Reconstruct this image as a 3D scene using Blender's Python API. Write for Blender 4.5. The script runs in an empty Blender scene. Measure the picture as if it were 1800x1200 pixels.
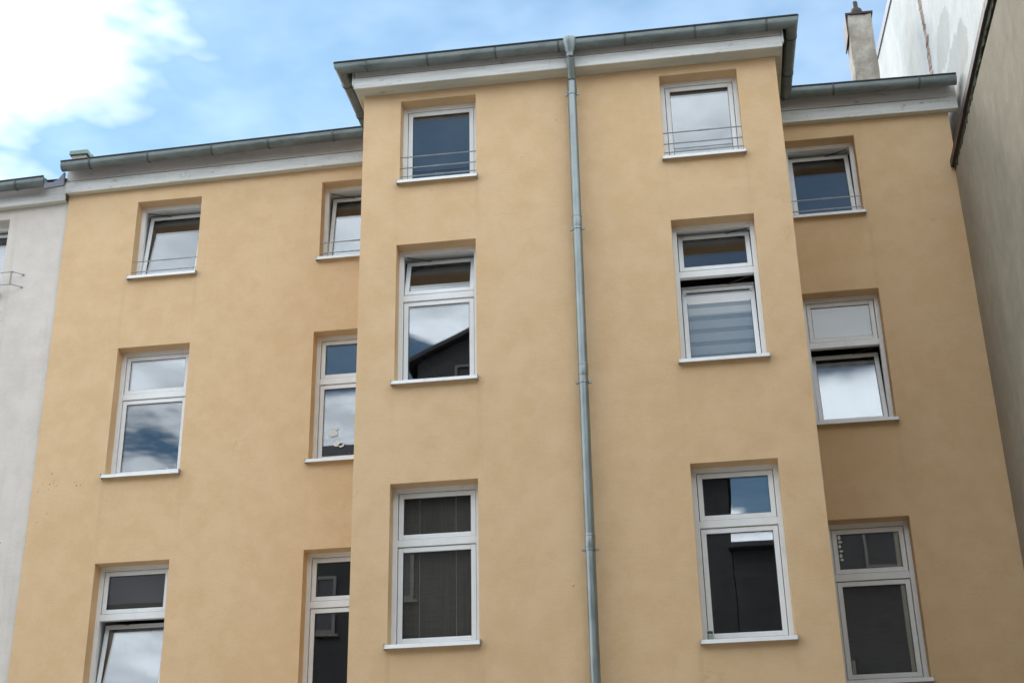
import bpy, bmesh, math, random
from mathutils import Vector, Matrix

random.seed(7)
scene = bpy.context.scene
R = math.radians

# ------------------------------------------------------------------ camera
CAM = Vector((1.3622, -15.6843, 1.6))
PITCH, YAW, ROLL = 0.4323, -0.136, -0.0197
F_PX = 2530.5
fwd = Vector((math.sin(YAW) * math.cos(PITCH), math.cos(YAW) * math.cos(PITCH), math.sin(PITCH)))
rgt = Vector((math.cos(YAW), -math.sin(YAW), 0))
upv = rgt.cross(fwd)
rr = rgt * math.cos(ROLL) + upv * math.sin(ROLL)
uu = upv * math.cos(ROLL) - rgt * math.sin(ROLL)
cd = bpy.data.cameras.new('camera')
cam = bpy.data.objects.new('camera', cd)
scene.collection.objects.link(cam)
cam.matrix_world = Matrix(((rr.x, uu.x, -fwd.x, CAM.x), (rr.y, uu.y, -fwd.y, CAM.y),
                           (rr.z, uu.z, -fwd.z, CAM.z), (0, 0, 0, 1)))
cd.sensor_width = 36.0
cd.lens = F_PX * 36.0 / 1800.0
cd.clip_end = 2000.0
scene.camera = cam

# ------------------------------------------------------------------ sky and sun
SUN_EL, SUN_AZ = R(42.0), R(-33.0)           # azimuth from +Y towards +X: the sun stands behind the white cloud
SKY_STRENGTH = 0.065
CLOUD_GAIN = 18.5
world = bpy.data.worlds.new('World')
scene.world = world
world.use_nodes = True
wt = world.node_tree
for n in list(wt.nodes):
    wt.nodes.remove(n)


class NT:
    """small node helper"""
    def __init__(self, tree):
        self.t = tree

    def n(self, kind, **kw):
        nd = self.t.nodes.new(kind)
        for k, v in kw.items():
            setattr(nd, k, v)
        return nd

    def put(self, sock, v):
        if hasattr(v, 'is_output') or isinstance(v, bpy.types.NodeSocket):
            self.t.links.new(v, sock)
        else:
            sock.default_value = v

    def math(self, op, a, b=None, c=None, clamp=False):
        nd = self.n('ShaderNodeMath', operation=op, use_clamp=clamp)
        self.put(nd.inputs[0], a)
        if b is not None:
            self.put(nd.inputs[1], b)
        if c is not None:
            self.put(nd.inputs[2], c)
        return nd.outputs[0]

    def smooth(self, v, lo, hi, a=0.0, b=1.0):
        nd = self.n('ShaderNodeMapRange', interpolation_type='SMOOTHSTEP')
        self.put(nd.inputs[0], v)
        self.put(nd.inputs[1], lo)
        self.put(nd.inputs[2], hi)
        self.put(nd.inputs[3], a)
        self.put(nd.inputs[4], b)
        return nd.outputs[0]

    def noise(self, vec, scale, detail=4.0, rough=0.55, dist=0.0):
        nd = self.n('ShaderNodeTexNoise')
        if vec is not None:
            self.put(nd.inputs['Vector'], vec)
        nd.inputs['Scale'].default_value = scale
        nd.inputs['Detail'].default_value = detail
        nd.inputs['Roughness'].default_value = rough
        nd.inputs['Distortion'].default_value = dist
        return nd.outputs['Fac']

    def mix(self, fac, a, b, mode='MIX'):
        nd = self.n('ShaderNodeMix', data_type='RGBA', blend_type=mode)
        self.put(nd.inputs[0], fac)
        self.put(nd.inputs[6], a)
        self.put(nd.inputs[7], b)
        return nd.outputs[2]

    def xyz(self, vec):
        nd = self.n('ShaderNodeSeparateXYZ')
        self.put(nd.inputs[0], vec)
        return nd.outputs

    def comb(self, x, y, z):
        nd = self.n('ShaderNodeCombineXYZ')
        self.put(nd.inputs[0], x)
        self.put(nd.inputs[1], y)
        self.put(nd.inputs[2], z)
        return nd.outputs[0]

    def mapping(self, vec, loc=(0, 0, 0), rot=(0, 0, 0), scale=(1, 1, 1)):
        nd = self.n('ShaderNodeMapping')
        self.put(nd.inputs[0], vec)
        nd.inputs[1].default_value = loc
        nd.inputs[2].default_value = rot
        nd.inputs[3].default_value = scale
        return nd.outputs[0]


w = NT(wt)
out = w.n('ShaderNodeOutputWorld')
bg = w.n('ShaderNodeBackground')
bg.inputs['Strength'].default_value = SKY_STRENGTH
wt.links.new(bg.outputs[0], out.inputs[0])
sky = w.n('ShaderNodeTexSky', sky_type='NISHITA')
sky.sun_disc = False
sky.sun_elevation = SUN_EL
sky.sun_rotation = SUN_AZ
sky.altitude = 50
sky.air_density = 1.0
sky.dust_density = 0.15
sky.ozone_density = 1.0
tc = w.n('ShaderNodeTexCoord')
dx, dy, dz = w.xyz(tc.outputs['Generated'])
dzc = w.math('MAXIMUM', dz, 0.06)
px = w.math('DIVIDE', dx, dzc)
py = w.math('DIVIDE', dy, dzc)
P = w.comb(px, py, 0.0)                      # a flat cloud layer seen from below


def dist_to(cx, cy):
    a = w.math('SUBTRACT', px, cx)
    b = w.math('SUBTRACT', py, cy)
    return w.math('SQRT', w.math('ADD', w.math('MULTIPLY', a, a), w.math('MULTIPLY', b, b)))


fine = w.noise(P, 7.0, 3.0, 0.6)
mid = w.noise(w.mapping(P, loc=(3.1, 7.7, 0.4)), 1.7, 4.0, 0.6)
wig = w.math('MULTIPLY', w.math('SUBTRACT', fine, 0.5), 0.26)
big_cloud = w.smooth(w.math('ADD', dist_to(-0.86, 1.08), wig), 0.40, 0.22)
low_cloud = w.smooth(w.math('ADD', dist_to(-1.00, 1.62), wig), 0.26, 0.05)
# broken cloud deck: it is open in front of the camera and, as the window panes show, in a few places behind it
open_sky = w.smooth(dist_to(-0.05, 1.33), 1.25, 0.62)
for gx, gy, gr in ((-0.31, -1.52, 0.20), (0.08, -0.85, 0.22), (0.22, -3.0, 0.24), (-0.58, -2.16, 0.17)):
    open_sky = w.math('MAXIMUM', open_sky, w.smooth(dist_to(gx, gy), gr * 1.35, gr * 0.35))
puff = w.math('MULTIPLY_ADD', w.math('SUBTRACT', fine, 0.5), 0.45, mid)
deck = w.smooth(w.math('SUBTRACT', puff, w.math('MULTIPLY', open_sky, 0.5)), 0.25, 0.41)
wisps = w.smooth(w.math('ADD', w.math('MULTIPLY', fine, 0.25), w.math('MULTIPLY', mid, 0.75)), 0.38, 0.85, 0.06, 0.14)
cover = w.math('MAXIMUM', w.math('MAXIMUM', big_cloud, low_cloud), w.math('MAXIMUM', deck, wisps))
shade = w.smooth(w.math('ADD', w.math('MULTIPLY', fine, 0.45), w.math('MULTIPLY', mid, 0.55)), 0.36, 0.66, 0.62, 1.3)
cgain = w.math('MULTIPLY', shade, CLOUD_GAIN)
cloud_col = w.n('ShaderNodeVectorMath', operation='SCALE')
cloud_col.inputs[0].default_value = (0.905, 0.98, 1.05)
wt.links.new(cgain, cloud_col.inputs['Scale'])
sky_blue = w.mix(1.0, sky.outputs[0], (0.69, 1.04, 1.09, 1), 'MULTIPLY')
wt.links.new(w.mix(cover, sky_blue, cloud_col.outputs[0]), bg.inputs['Color'])

world.cycles.sampling_method = 'MANUAL'
world.cycles.sample_map_resolution = 512

sun_dir = Vector((math.sin(SUN_AZ) * math.cos(SUN_EL), math.cos(SUN_AZ) * math.cos(SUN_EL), math.sin(SUN_EL)))
sl = bpy.data.lights.new('sun', 'SUN')
sl.energy = 1.0
sl.angle = R(14)
sl.color = (1.0, 0.95, 0.87)
sun = bpy.data.objects.new('sun', sl)
scene.collection.objects.link(sun)
sun.rotation_euler = sun_dir.to_track_quat('Z', 'Y').to_euler()
sun.location = sun_dir * 60

vs = scene.view_settings
vs.view_transform = 'Standard'
vs.look = 'None'
vs.exposure = 1.05
vs.gamma = 1.0
vs.use_curve_mapping = False

scene.cycles.adaptive_threshold = 0.02
scene.cycles.max_bounces = 7
scene.cycles.diffuse_bounces = 4
scene.cycles.glossy_bounces = 3
scene.cycles.transparent_max_bounces = 10
scene.cycles.caustics_reflective = False
scene.cycles.caustics_refractive = False

# ------------------------------------------------------------------ materials
MATS = {}


def new_mat(name):
    m = bpy.data.materials.new(name)
    m.use_nodes = True
    t = NT(m.node_tree)
    b = m.node_tree.nodes['Principled BSDF']
    MATS[name] = m
    return m, t, b


def coords(t):
    return t.n('ShaderNodeTexCoord').outputs['Object']


def ramp_col(t, fac, c0, c1):
    return t.mix(fac, (*c0, 1), (*c1, 1))


def bump(t, b, h, strength, dist):
    nd = t.n('ShaderNodeBump')
    nd.inputs['Strength'].default_value = strength
    nd.inputs['Distance'].default_value = dist
    t.put(nd.inputs['Height'], h)
    t.put(b.inputs['Normal'], nd.outputs[0])


def plaster(name, c_lo, c_hi, streak=0.06, pits=None, rough=0.92, wave=0.022, grain=0.0022, patch=None, cracks=False, streaks=None):
    m, t, b = new_mat(name)
    co = coords(t)
    big = t.noise(co, 0.55, 3, 0.6)
    med = t.noise(t.mapping(co, loc=(4, 1, 8)), 3.1, 4, 0.66)
    f = t.math('ADD', t.math('MULTIPLY', big, 0.45), t.math('MULTIPLY', med, 0.55))
    col = ramp_col(t, t.smooth(f, 0.38, 0.62), c_lo, c_hi)
    st = t.noise(t.mapping(co, scale=(7.0, 7.0, 0.28)), 1.0, 3, 0.65)
    col = t.mix(t.smooth(st, 0.5, 0.78, 0.0, streak), col, (0.10, 0.085, 0.06, 1))
    fleck = t.noise(co, 27, 3, 0.75)
    col = t.mix(t.smooth(fleck, 0.30, 0.70, 0.0, 0.17), col, (c_hi[0] * 1.1, c_hi[1] * 1.1, c_hi[2] * 1.12, 1))
    if patch:
        col = patch(t, co, col)
    if streaks:
        x, y, z = t.xyz(co)
        xm = None
        for xi in streaks[0]:
            d = t.smooth(t.math('ABSOLUTE', t.math('SUBTRACT', x, xi)), 0.055, 0.01)
            xm = d if xm is None else t.math('MAXIMUM', xm, d)
        zm = None
        for zi in streaks[1]:
            d = t.math('SUBTRACT', zi, t.math('ADD', z, t.smooth(y, 0.5, 1.0, 0.0, 0.24)))
            d = t.math('MULTIPLY', t.smooth(d, -0.02, 0.06), t.smooth(d, 1.3, 0.1))
            zm = d if zm is None else t.math('MAXIMUM', zm, d)
        sm = t.math('MULTIPLY', t.math('MULTIPLY', xm, zm), t.smooth(st, 0.35, 0.65, 0.01, 0.11))
        col = t.mix(sm, col, (0.20, 0.15, 0.10, 1))
    if cracks:
        vc = t.n('ShaderNodeTexVoronoi', feature='DISTANCE_TO_EDGE')
        wob = t.n('ShaderNodeVectorMath', operation='ADD')
        wn = t.n('ShaderNodeTexNoise')
        wn.inputs['Scale'].default_value = 2.2
        wn.inputs['Detail'].default_value = 4
        t.put(wn.inputs['Vector'], co)
        t.put(wob.inputs[0], co)
        t.put(wob.inputs[1], wn.outputs['Color'])
        t.put(vc.inputs['Vector'], t.mapping(wob.outputs[0], scale=(1, 0.0, 0.7)))
        vc.inputs['Scale'].default_value = 0.5
        line = t.smooth(vc.outputs['Distance'], 0.0035, 0.0008)
        keep_ = t.smooth(big, 0.54, 0.62, 0.0, 0.13)
        col = t.mix(t.math('MULTIPLY', line, keep_), col, (0.22, 0.14, 0.08, 1))
    h = t.math('ADD', t.math('MULTIPLY', t.noise(co, 1.7, 1, 0.55, 0.4), wave),
               t.math('MULTIPLY', t.noise(co, 90, 1, 0.7), grain))
    h = t.math('ADD', h, t.math('MULTIPLY', t.noise(t.mapping(co, scale=(5, 5, 11)), 1.6, 3, 0.65, 0.5), wave * 0.15))
    if pits:
        x, y, z = t.xyz(co)
        vo = t.n('ShaderNodeTexVoronoi')
        t.put(vo.inputs['Vector'], t.mapping(co, scale=(1, 0.02, 1)))
        vo.inputs['Scale'].default_value = 17
        spot = t.smooth(vo.outputs['Distance'], 0.17, 0.10)
        keep = t.smooth(t.noise(co, 5.0, 2, 0.5), 0.50, 0.58)
        tot = None
        for (cx, cz, rx, rz) in pits:
            a = t.math('DIVIDE', t.math('SUBTRACT', x, cx), rx)
            c = t.math('DIVIDE', t.math('SUBTRACT', z, cz), rz)
            d = t.math('ADD', t.math('MULTIPLY', a, a), t.math('MULTIPLY', c, c))
            mk = t.smooth(d, 1.0, 0.55)
            tot = mk if tot is None else t.math('MAXIMUM', tot, mk)
        pm = t.math('MULTIPLY', t.math('MULTIPLY', spot, keep), tot)
        col = t.mix(pm, col, (0.12, 0.08, 0.05, 1))
        h = t.math('SUBTRACT', h, t.math('MULTIPLY', pm, 0.008))
    t.put(b.inputs['Base Color'], col)
    b.inputs['Roughness'].default_value = rough
    b.inputs['Specular IOR Level'].default_value = 0.25
    bump(t, b, h, 0.8, 1.0)
    return m


plaster('ochre', (0.648, 0.446, 0.250), (0.703, 0.500, 0.302), 0.012,
        pits=[(-7.25, 8.05, 0.45, 0.22), (-7.4, 7.55, 0.3, 0.28)], cracks=True,
        streaks=((-2.25, -1.19, 1.205, 2.24, -6.565, -5.485, -3.76, 3.83), (11.23, 8.43, 5.18)))
plaster('pale_render', (0.60, 0.55, 0.495), (0.68, 0.63, 0.575), 0.10,
        pits=[(-8.2, 7.2, 0.5, 0.5), (-8.35, 10.75, 0.2, 0.15)])


def grey_patch(t, co, col):
    x, y, z = t.xyz(co)
    st = t.noise(t.mapping(co, scale=(2, 2, 0.5)), 1.6, 5, 0.7, 0.3)
    col = t.mix(t.smooth(st, 0.42, 0.78, 0.0, 0.28), col, (0.13, 0.125, 0.09, 1))
    blot = t.noise(t.mapping(co, loc=(2, 9, 1), scale=(1, 1, 0.5)), 2.2, 8, 0.7)
    col = t.mix(t.smooth(blot, 0.52, 0.75, 0.0, 0.5), col, (0.17, 0.17, 0.165, 1))
    return col


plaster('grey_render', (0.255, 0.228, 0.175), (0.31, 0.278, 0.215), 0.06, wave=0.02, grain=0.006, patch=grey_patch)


def white_patch(t, co, col):
    x, y, z = t.xyz(co)
    wob = t.math('MULTIPLY', t.math('SUBTRACT', t.noise(co, 3.5, 7, 0.65), 0.5), 1.1)

    def blob(cy, cz, ry, rz, amt, c, col):
        a = t.math('DIVIDE', t.math('SUBTRACT', y, cy), ry)
        q = t.math('DIVIDE', t.math('SUBTRACT', z, cz), rz)
        m4 = t.math('SQRT', t.math('ADD', t.math('MULTIPLY', a, a), t.math('MULTIPLY', q, q)))
        mk = t.smooth(t.math('ADD', m4, wob), 1.05, 0.95, 0.0, amt * 0.8)
        return t.mix(mk, col, c)
    col = blob(1.95, 14.0, 0.62, 0.36, 0.75, (0.36, 0.37, 0.355, 1), col)
    col = blob(1.45, 13.15, 1.0, 0.42, 0.7, (0.33, 0.33, 0.31, 1), col)
    st = t.noise(t.mapping(co, scale=(8, 8, 0.35)), 1.0, 8, 0.7)
    col = t.mix(t.smooth(st, 0.5, 0.75, 0.0, 0.35), col, (0.42, 0.39, 0.35, 1))
    return col


plaster('white_render', (0.50, 0.525, 0.515), (0.60, 0.615, 0.60), 0.10, wave=0.02, grain=0.005, patch=white_patch)
plaster('chimney_render', (0.30, 0.265, 0.215), (0.56, 0.52, 0.46), 0.35, wave=0.05, grain=0.006)
plaster('broken_mortar', (0.33, 0.25, 0.20), (0.52, 0.42, 0.36), 0.2, wave=0.05, grain=0.02)
plaster('courtyard_paving', (0.34, 0.325, 0.30), (0.44, 0.42, 0.39), 0.1, wave=0.01, grain=0.004)
plaster('opposite_render', (0.040, 0.038, 0.038), (0.055, 0.053, 0.053), 0.2)
plaster('room_paint', (0.22, 0.21, 0.20), (0.26, 0.25, 0.24), 0.0, wave=0.0, grain=0.0005)


def simple(name, col, rough=0.5, metal=0.0, var=0.08, scale=6.0, bumpd=0.0, spec=0.5, stretch=(1, 1, 1), dirt=None):
    m, t, b = new_mat(name)
    co = t.mapping(coords(t), scale=stretch)
    nz = t.noise(co, scale, 3, 0.6)
    lo = tuple(c * (1 - var) for c in col)
    hi = tuple(min(1.0, c * (1 + var)) for c in col)
    c = ramp_col(t, t.smooth(nz, 0.3, 0.7), lo, hi)
    if dirt:
        dn = t.noise(t.mapping(coords(t), loc=(3, 3, 3), scale=dirt[2]), dirt[3], 7, 0.7)
        c = t.mix(t.smooth(dn, dirt[4], dirt[4] + 0.14, 0.0, dirt[1]), c, (*dirt[0], 1))
    t.put(b.inputs['Base Color'], c)
    t.put(b.inputs['Roughness'], t.smooth(nz, 0.2, 0.8, rough * 0.85, min(1, rough * 1.15)))
    b.inputs['Metallic'].default_value = metal
    b.inputs['Specular IOR Level'].default_value = spec
    if bumpd:
        bump(t, b, t.math('MULTIPLY', nz, bumpd), 0.8, 1.0)
    return m


simple('white_frame', (0.81, 0.825, 0.83), 0.32, var=0.02, dirt=((0.45, 0.43, 0.38), 0.18, (1, 1, 0.4), 5, 0.55))
simple('sill_metal', (0.72, 0.735, 0.74), 0.35, var=0.03, dirt=((0.4, 0.38, 0.34), 0.25, (1, 1, 1), 9, 0.55))
simple('seal_rubber', (0.03, 0.03, 0.03), 0.6)
simple('painted_wood', (0.67, 0.68, 0.66), 0.6, var=0.10, scale=3.0, stretch=(0.5, 1, 5), bumpd=0.002,
       dirt=((0.20, 0.17, 0.14), 0.6, (0.7, 1, 2.0), 9, 0.565))
simple('painted_wood_upper', (0.66, 0.625, 0.61), 0.65, var=0.07, scale=3.0, stretch=(0.5, 1, 5), bumpd=0.002,
       dirt=((0.20, 0.16, 0.14), 0.5, (0.7, 1, 2.0), 8, 0.565))
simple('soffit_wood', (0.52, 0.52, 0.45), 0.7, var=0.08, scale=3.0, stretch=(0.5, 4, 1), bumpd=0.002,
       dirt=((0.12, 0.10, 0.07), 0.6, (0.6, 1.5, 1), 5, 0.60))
simple('zinc', (0.145, 0.17, 0.165), 0.45, metal=0.4, var=0.25, scale=4.0, stretch=(0.7, 1, 1.5), bumpd=0.003,
       dirt=((0.20, 0.22, 0.21), 0.6, (0.5, 1, 2), 5, 0.52))
simple('strap_metal', (0.085, 0.10, 0.10), 0.5, metal=0.4)
simple('zinc_backlit', (0.022, 0.028, 0.032), 0.6, metal=0.2)  # darker copy of the zinc: the rim's backlit shade is put into its colour
simple('galvanised', (0.25, 0.285, 0.285), 0.42, metal=0.72, var=0.16, scale=7.0, stretch=(1, 1, 0.35), bumpd=0.002,
       dirt=((0.25, 0.28, 0.29), 0.5, (4, 4, 0.4), 2.5, 0.55))
simple('bitumen', (0.045, 0.045, 0.048), 0.85, var=0.2, scale=20, bumpd=0.004)
simple('dark_flashing', (0.040, 0.026, 0.030), 0.5, metal=0.2, var=0.25, scale=8)
simple('verge_metal', (0.13, 0.14, 0.17), 0.5, metal=0.4, var=0.2)
simple('copper_green', (0.20, 0.27, 0.25), 0.6, metal=0.2, var=0.2)
simple('rust_metal', (0.035, 0.025, 0.022), 0.7, var=0.3)
simple('wire_steel', (0.36, 0.38, 0.40), 0.4, metal=0.7)
simple('dark_wire', (0.06, 0.06, 0.065), 0.5, metal=0.5)
simple('moss', (0.055, 0.065, 0.04), 0.95, var=0.4, scale=20, bumpd=0.02)
simple('roof_tile', (0.035, 0.033, 0.035), 0.7, var=0.3, scale=14, bumpd=0.01)
simple('wood_floor', (0.16, 0.10, 0.06), 0.5)
simple('fabric_white', (0.84, 0.86, 0.88), 0.9, var=0.03, scale=3)
simple('curtain_cloth', (0.40, 0.42, 0.45), 0.9, var=0.03, scale=3)
simple('fabric_grey', (0.50, 0.54, 0.59), 0.9, var=0.03, scale=3)
simple('dark_blind', (0.10, 0.085, 0.07), 0.85, var=0.15, scale=5, stretch=(1, 1, 12))
simple('leaf', (0.06, 0.10, 0.04), 0.6, var=0.4)
simple('petal', (0.62, 0.50, 0.56), 0.6, var=0.2)
simple('terracotta', (0.25, 0.12, 0.07), 0.8)
simple('old_frame', (0.16, 0.145, 0.13), 0.6)
simple('sticker', (0.75, 0.77, 0.76), 0.6)
simple('jar_lid', (0.05, 0.05, 0.05), 0.4)


def bamboo():
    m, t, b = new_mat('bamboo')
    co = coords(t)
    x, y, z = t.xyz(co)
    sl_ = t.noise(t.mapping(co, scale=(1.2, 1, 60)), 3.0, 4, 0.6)
    vert = t.noise(t.mapping(co, scale=(22, 1, 0.7)), 1.5, 5, 0.7)
    f = t.math('ADD', t.math('MULTIPLY', sl_, 0.6), t.math('MULTIPLY', vert, 0.4))
    t.put(b.inputs['Base Color'], ramp_col(t, t.smooth(f, 0.35, 0.65), (0.07, 0.055, 0.038), (0.17, 0.14, 0.095)))
    b.inputs['Roughness'].default_value = 0.7
    bump(t, b, t.math('MULTIPLY', sl_, 0.004), 1.0, 1.0)


bamboo()


def glass(name, ior, tint, rough=0.0, frost=0.0):
    m = bpy.data.materials.new(name)
    m.use_nodes = True
    nt = m.node_tree
    for n in list(nt.nodes):
        nt.nodes.remove(n)
    t = NT(nt)
    o = t.n('ShaderNodeOutputMaterial')
    co = coords(t)
    geo = t.n('ShaderNodeNewGeometry')
    dt = t.n('ShaderNodeVectorMath', operation='DOT_PRODUCT')
    t.put(dt.inputs[0], geo.outputs['Incoming'])
    t.put(dt.inputs[1], geo.outputs['Normal'])
    graz = t.math('POWER', t.math('SUBTRACT', 1.0, t.math('ABSOLUTE', dt.outputs['Value'])), 5.0)
    f0 = ((ior - 1) / (ior + 1)) ** 2
    fres = t.math('MULTIPLY_ADD', graz, 1 - f0, f0)
    gl = t.n('ShaderNodeBsdfGlossy')
    gl.inputs['Roughness'].default_value = rough
    gl.inputs['Color'].default_value = (0.95, 0.97, 1.0, 1)
    bp = t.n('ShaderNodeBump')
    bp.inputs['Strength'].default_value = 0.35
    bp.inputs['Distance'].default_value = 1.0
    h = t.math('MULTIPLY', t.noise(co, 1.3, 1, 0.5), 0.0016)
    t.put(bp.inputs['Height'], h)
    t.put(gl.inputs['Normal'], bp.outputs[0])
    tr = t.n('ShaderNodeBsdfTransparent')
    tr.inputs['Color'].default_value = (*tint, 1)
    base = tr.outputs[0]
    if frost:
        df = t.n('ShaderNodeBsdfDiffuse')
        t.put(df.inputs['Color'], ramp_col(t, t.noise(co, 60, 3, 0.6), (0.42, 0.45, 0.47), (0.58, 0.61, 0.63)))
        mx0 = t.n('ShaderNodeMixShader')
        mx0.inputs[0].default_value = frost
        t.put(mx0.inputs[1], base)
        t.put(mx0.inputs[2], df.outputs[0])
        base = mx0.outputs[0]
    mx = t.n('ShaderNodeMixShader')
    t.put(mx.inputs[0], fres)
    t.put(mx.inputs[1], base)
    t.put(mx.inputs[2], gl.outputs[0])
    t.put(o.inputs[0], mx.outputs[0])
    MATS[name] = m


glass('pane_glass', 2.3, (0.86, 0.88, 0.88))
glass('frosted_glass', 1.7, (0.8, 0.82, 0.84), 0.0, 0.85)
glass('jar_glass', 1.6, (0.7, 0.75, 0.72))

# ------------------------------------------------------------------ mesh helpers
COL = scene.collection


class MB:
    def __init__(self):
        self.v, self.f, self.key = [], [], {}

    def vert(self, p):
        k = (round(p[0], 5), round(p[1], 5), round(p[2], 5))
        if k not in self.key:
            self.key[k] = len(self.v)
            self.v.append(tuple(p))
        return self.key[k]

    def face(self, pts):
        ids = []
        for p in pts:
            i = self.vert(p)
            if i not in ids:
                ids.append(i)
        if len(ids) > 2:
            self.f.append(ids)

    def box(self, x0, x1, y0, y1, z0, z1):
        b = len(self.v)
        self.v += [(x, y, z) for z in (z0, z1) for y in (y0, y1) for x in (x0, x1)]
        for q in ((0, 2, 3, 1), (4, 5, 7, 6), (0, 1, 5, 4), (2, 6, 7, 3), (0, 4, 6, 2), (1, 3, 7, 5)):
            self.f.append([b + i for i in q])

    def prism(self, prof, axis, a0, a1):
        """profile of 2-D points extruded along axis ('x': prof=(y,z); 'y': prof=(x,z); 'z': prof=(x,y))"""
        b = len(self.v)
        n = len(prof)
        for a in (a0, a1):
            for p, q in prof:
                self.v.append({'x': (a, p, q), 'y': (p, a, q), 'z': (p, q, a)}[axis])
        for i in range(n):
            j = (i + 1) % n
            self.f.append([b + i, b + j, b + n + j, b + n + i])
        self.f.append([b + i for i in range(n)][::-1])
        self.f.append([b + n + i for i in range(n)])

    def tube(self, pts, rad, seg=10, cap=True):
        pts = [Vector(p) for p in pts]
        rads = rad if isinstance(rad, (list, tuple)) else [rad] * len(pts)
        b = len(self.v)
        for i, p in enumerate(pts):
            d = (pts[min(i + 1, len(pts) - 1)] - pts[max(i - 1, 0)]).normalized()
            ref = Vector((0, 0, 1)) if abs(d.z) < 0.9 else Vector((1, 0, 0))
            u = d.cross(ref).normalized()
            v = d.cross(u)
            for k in range(seg):
                a = 2 * math.pi * k / seg
                self.v.append(tuple(p + (u * math.cos(a) + v * math.sin(a)) * rads[i]))
        for i in range(len(pts) - 1):
            for k in range(seg):
                k2 = (k + 1) % seg
                self.f.append([b + i * seg + k, b + i * seg + k2, b + (i + 1) * seg + k2, b + (i + 1) * seg + k])
        if cap:
            self.f.append([b + k for k in range(seg)])
            e = b + (len(pts) - 1) * seg
            self.f.append([e + k for k in range(seg)][::-1])

    def rot_x(self, y, z, ang):
        """tilt all vertices about the x axis through (y,z); positive = top goes to +y"""
        c, s = math.cos(ang), math.sin(ang)
        self.v = [(p[0], y + (p[1] - y) * c + (p[2] - z) * s, z - (p[1] - y) * s + (p[2] - z) * c) for p in self.v]
        return self

    def build(self, name, mat, parent=None, smooth=False, bevel=0.0, seg=2, label=None, kind=None):
        me = bpy.data.meshes.new(name)
        me.from_pydata(self.v, [], self.f)
        bm = bmesh.new()
        bm.from_mesh(me)
        bmesh.ops.recalc_face_normals(bm, faces=bm.faces)
        bm.to_mesh(me)
        bm.free()
        if smooth:
            me.polygons.foreach_set('use_smooth', [True] * len(me.polygons))
            me.set_sharp_from_angle(angle=R(40))
        me.materials.append(MATS[mat])
        o = bpy.data.objects.new(name, me)
        COL.objects.link(o)
        if parent:
            o.parent = parent
        if bevel:
            md = o.modifiers.new('bevel', 'BEVEL')
            md.width = bevel
            md.segments = seg
            md.limit_method = 'ANGLE'
            md.angle_limit = R(40)
        if label:
            o['label'] = label
        if kind:
            o['kind'] = kind
        return o


def ring(mb, x0, x1, z0, z1, wl, y0, y1):
    """rectangular frame, butted members"""
    mb.box(x0, x0 + wl, y0, y1, z0, z1)
    mb.box(x1 - wl, x1, y0, y1, z0, z1)
    mb.box(x0 + wl, x1 - wl, y0, y1, z0, z0 + wl)
    mb.box(x0 + wl, x1 - wl, y0, y1, z1 - wl, z1)


def thing(name, label, cat, loc=(0, 0, 0), group=None):
    o = bpy.data.objects.new(name, None)
    COL.objects.link(o)
    o['label'] = label
    o['category'] = cat
    if group:
        o['group'] = group
    return o


def wall_cells(mb, x0, x1, z0, z1, y, holes, depth):
    xs = sorted({x0, x1} | {h[i] for h in holes for i in (0, 1) if x0 < h[i] < x1})
    zs = sorted({z0, z1} | {h[i] for h in holes for i in (2, 3) if z0 < h[i] < z1})
    for i in range(len(xs) - 1):
        for j in range(len(zs) - 1):
            cx, cz = (xs[i] + xs[i + 1]) / 2, (zs[j] + zs[j + 1]) / 2
            if any(h[0] < cx < h[1] and h[2] < cz < h[3] for h in holes):
                continue
            mb.face([(xs[i], y, zs[j]), (xs[i + 1], y, zs[j]), (xs[i + 1], y, zs[j + 1]), (xs[i], y, zs[j + 1])])
    for (a, b, c, d) in holes:
        y2 = y + depth
        ex = [x for x in xs if a <= x <= b]
        ez = [z for z in zs if c <= z <= d]
        for p, q in zip(ex, ex[1:]):
            mb.face([(p, y, c), (q, y, c), (q, y2, c), (p, y2, c)])
            mb.face([(p, y, d), (q, y, d), (q, y2, d), (p, y2, d)])
        for p, q in zip(ez, ez[1:]):
            mb.face([(a, y, p), (a, y, q), (a, y2, q), (a, y2, p)])
            mb.face([(b, y, p), (b, y, q), (b, y2, q), (b, y2, p)])


# ------------------------------------------------------------------ layout of the building (metres)
D = 1.623                                     # the wings stand back by this much
XL, XR = -2.71, 2.71                          # the projecting middle bay
WL, WR = -7.56, 5.05                          # ends of the two wings
Y0 = {'c': 0.0, 'w': D}
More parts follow.
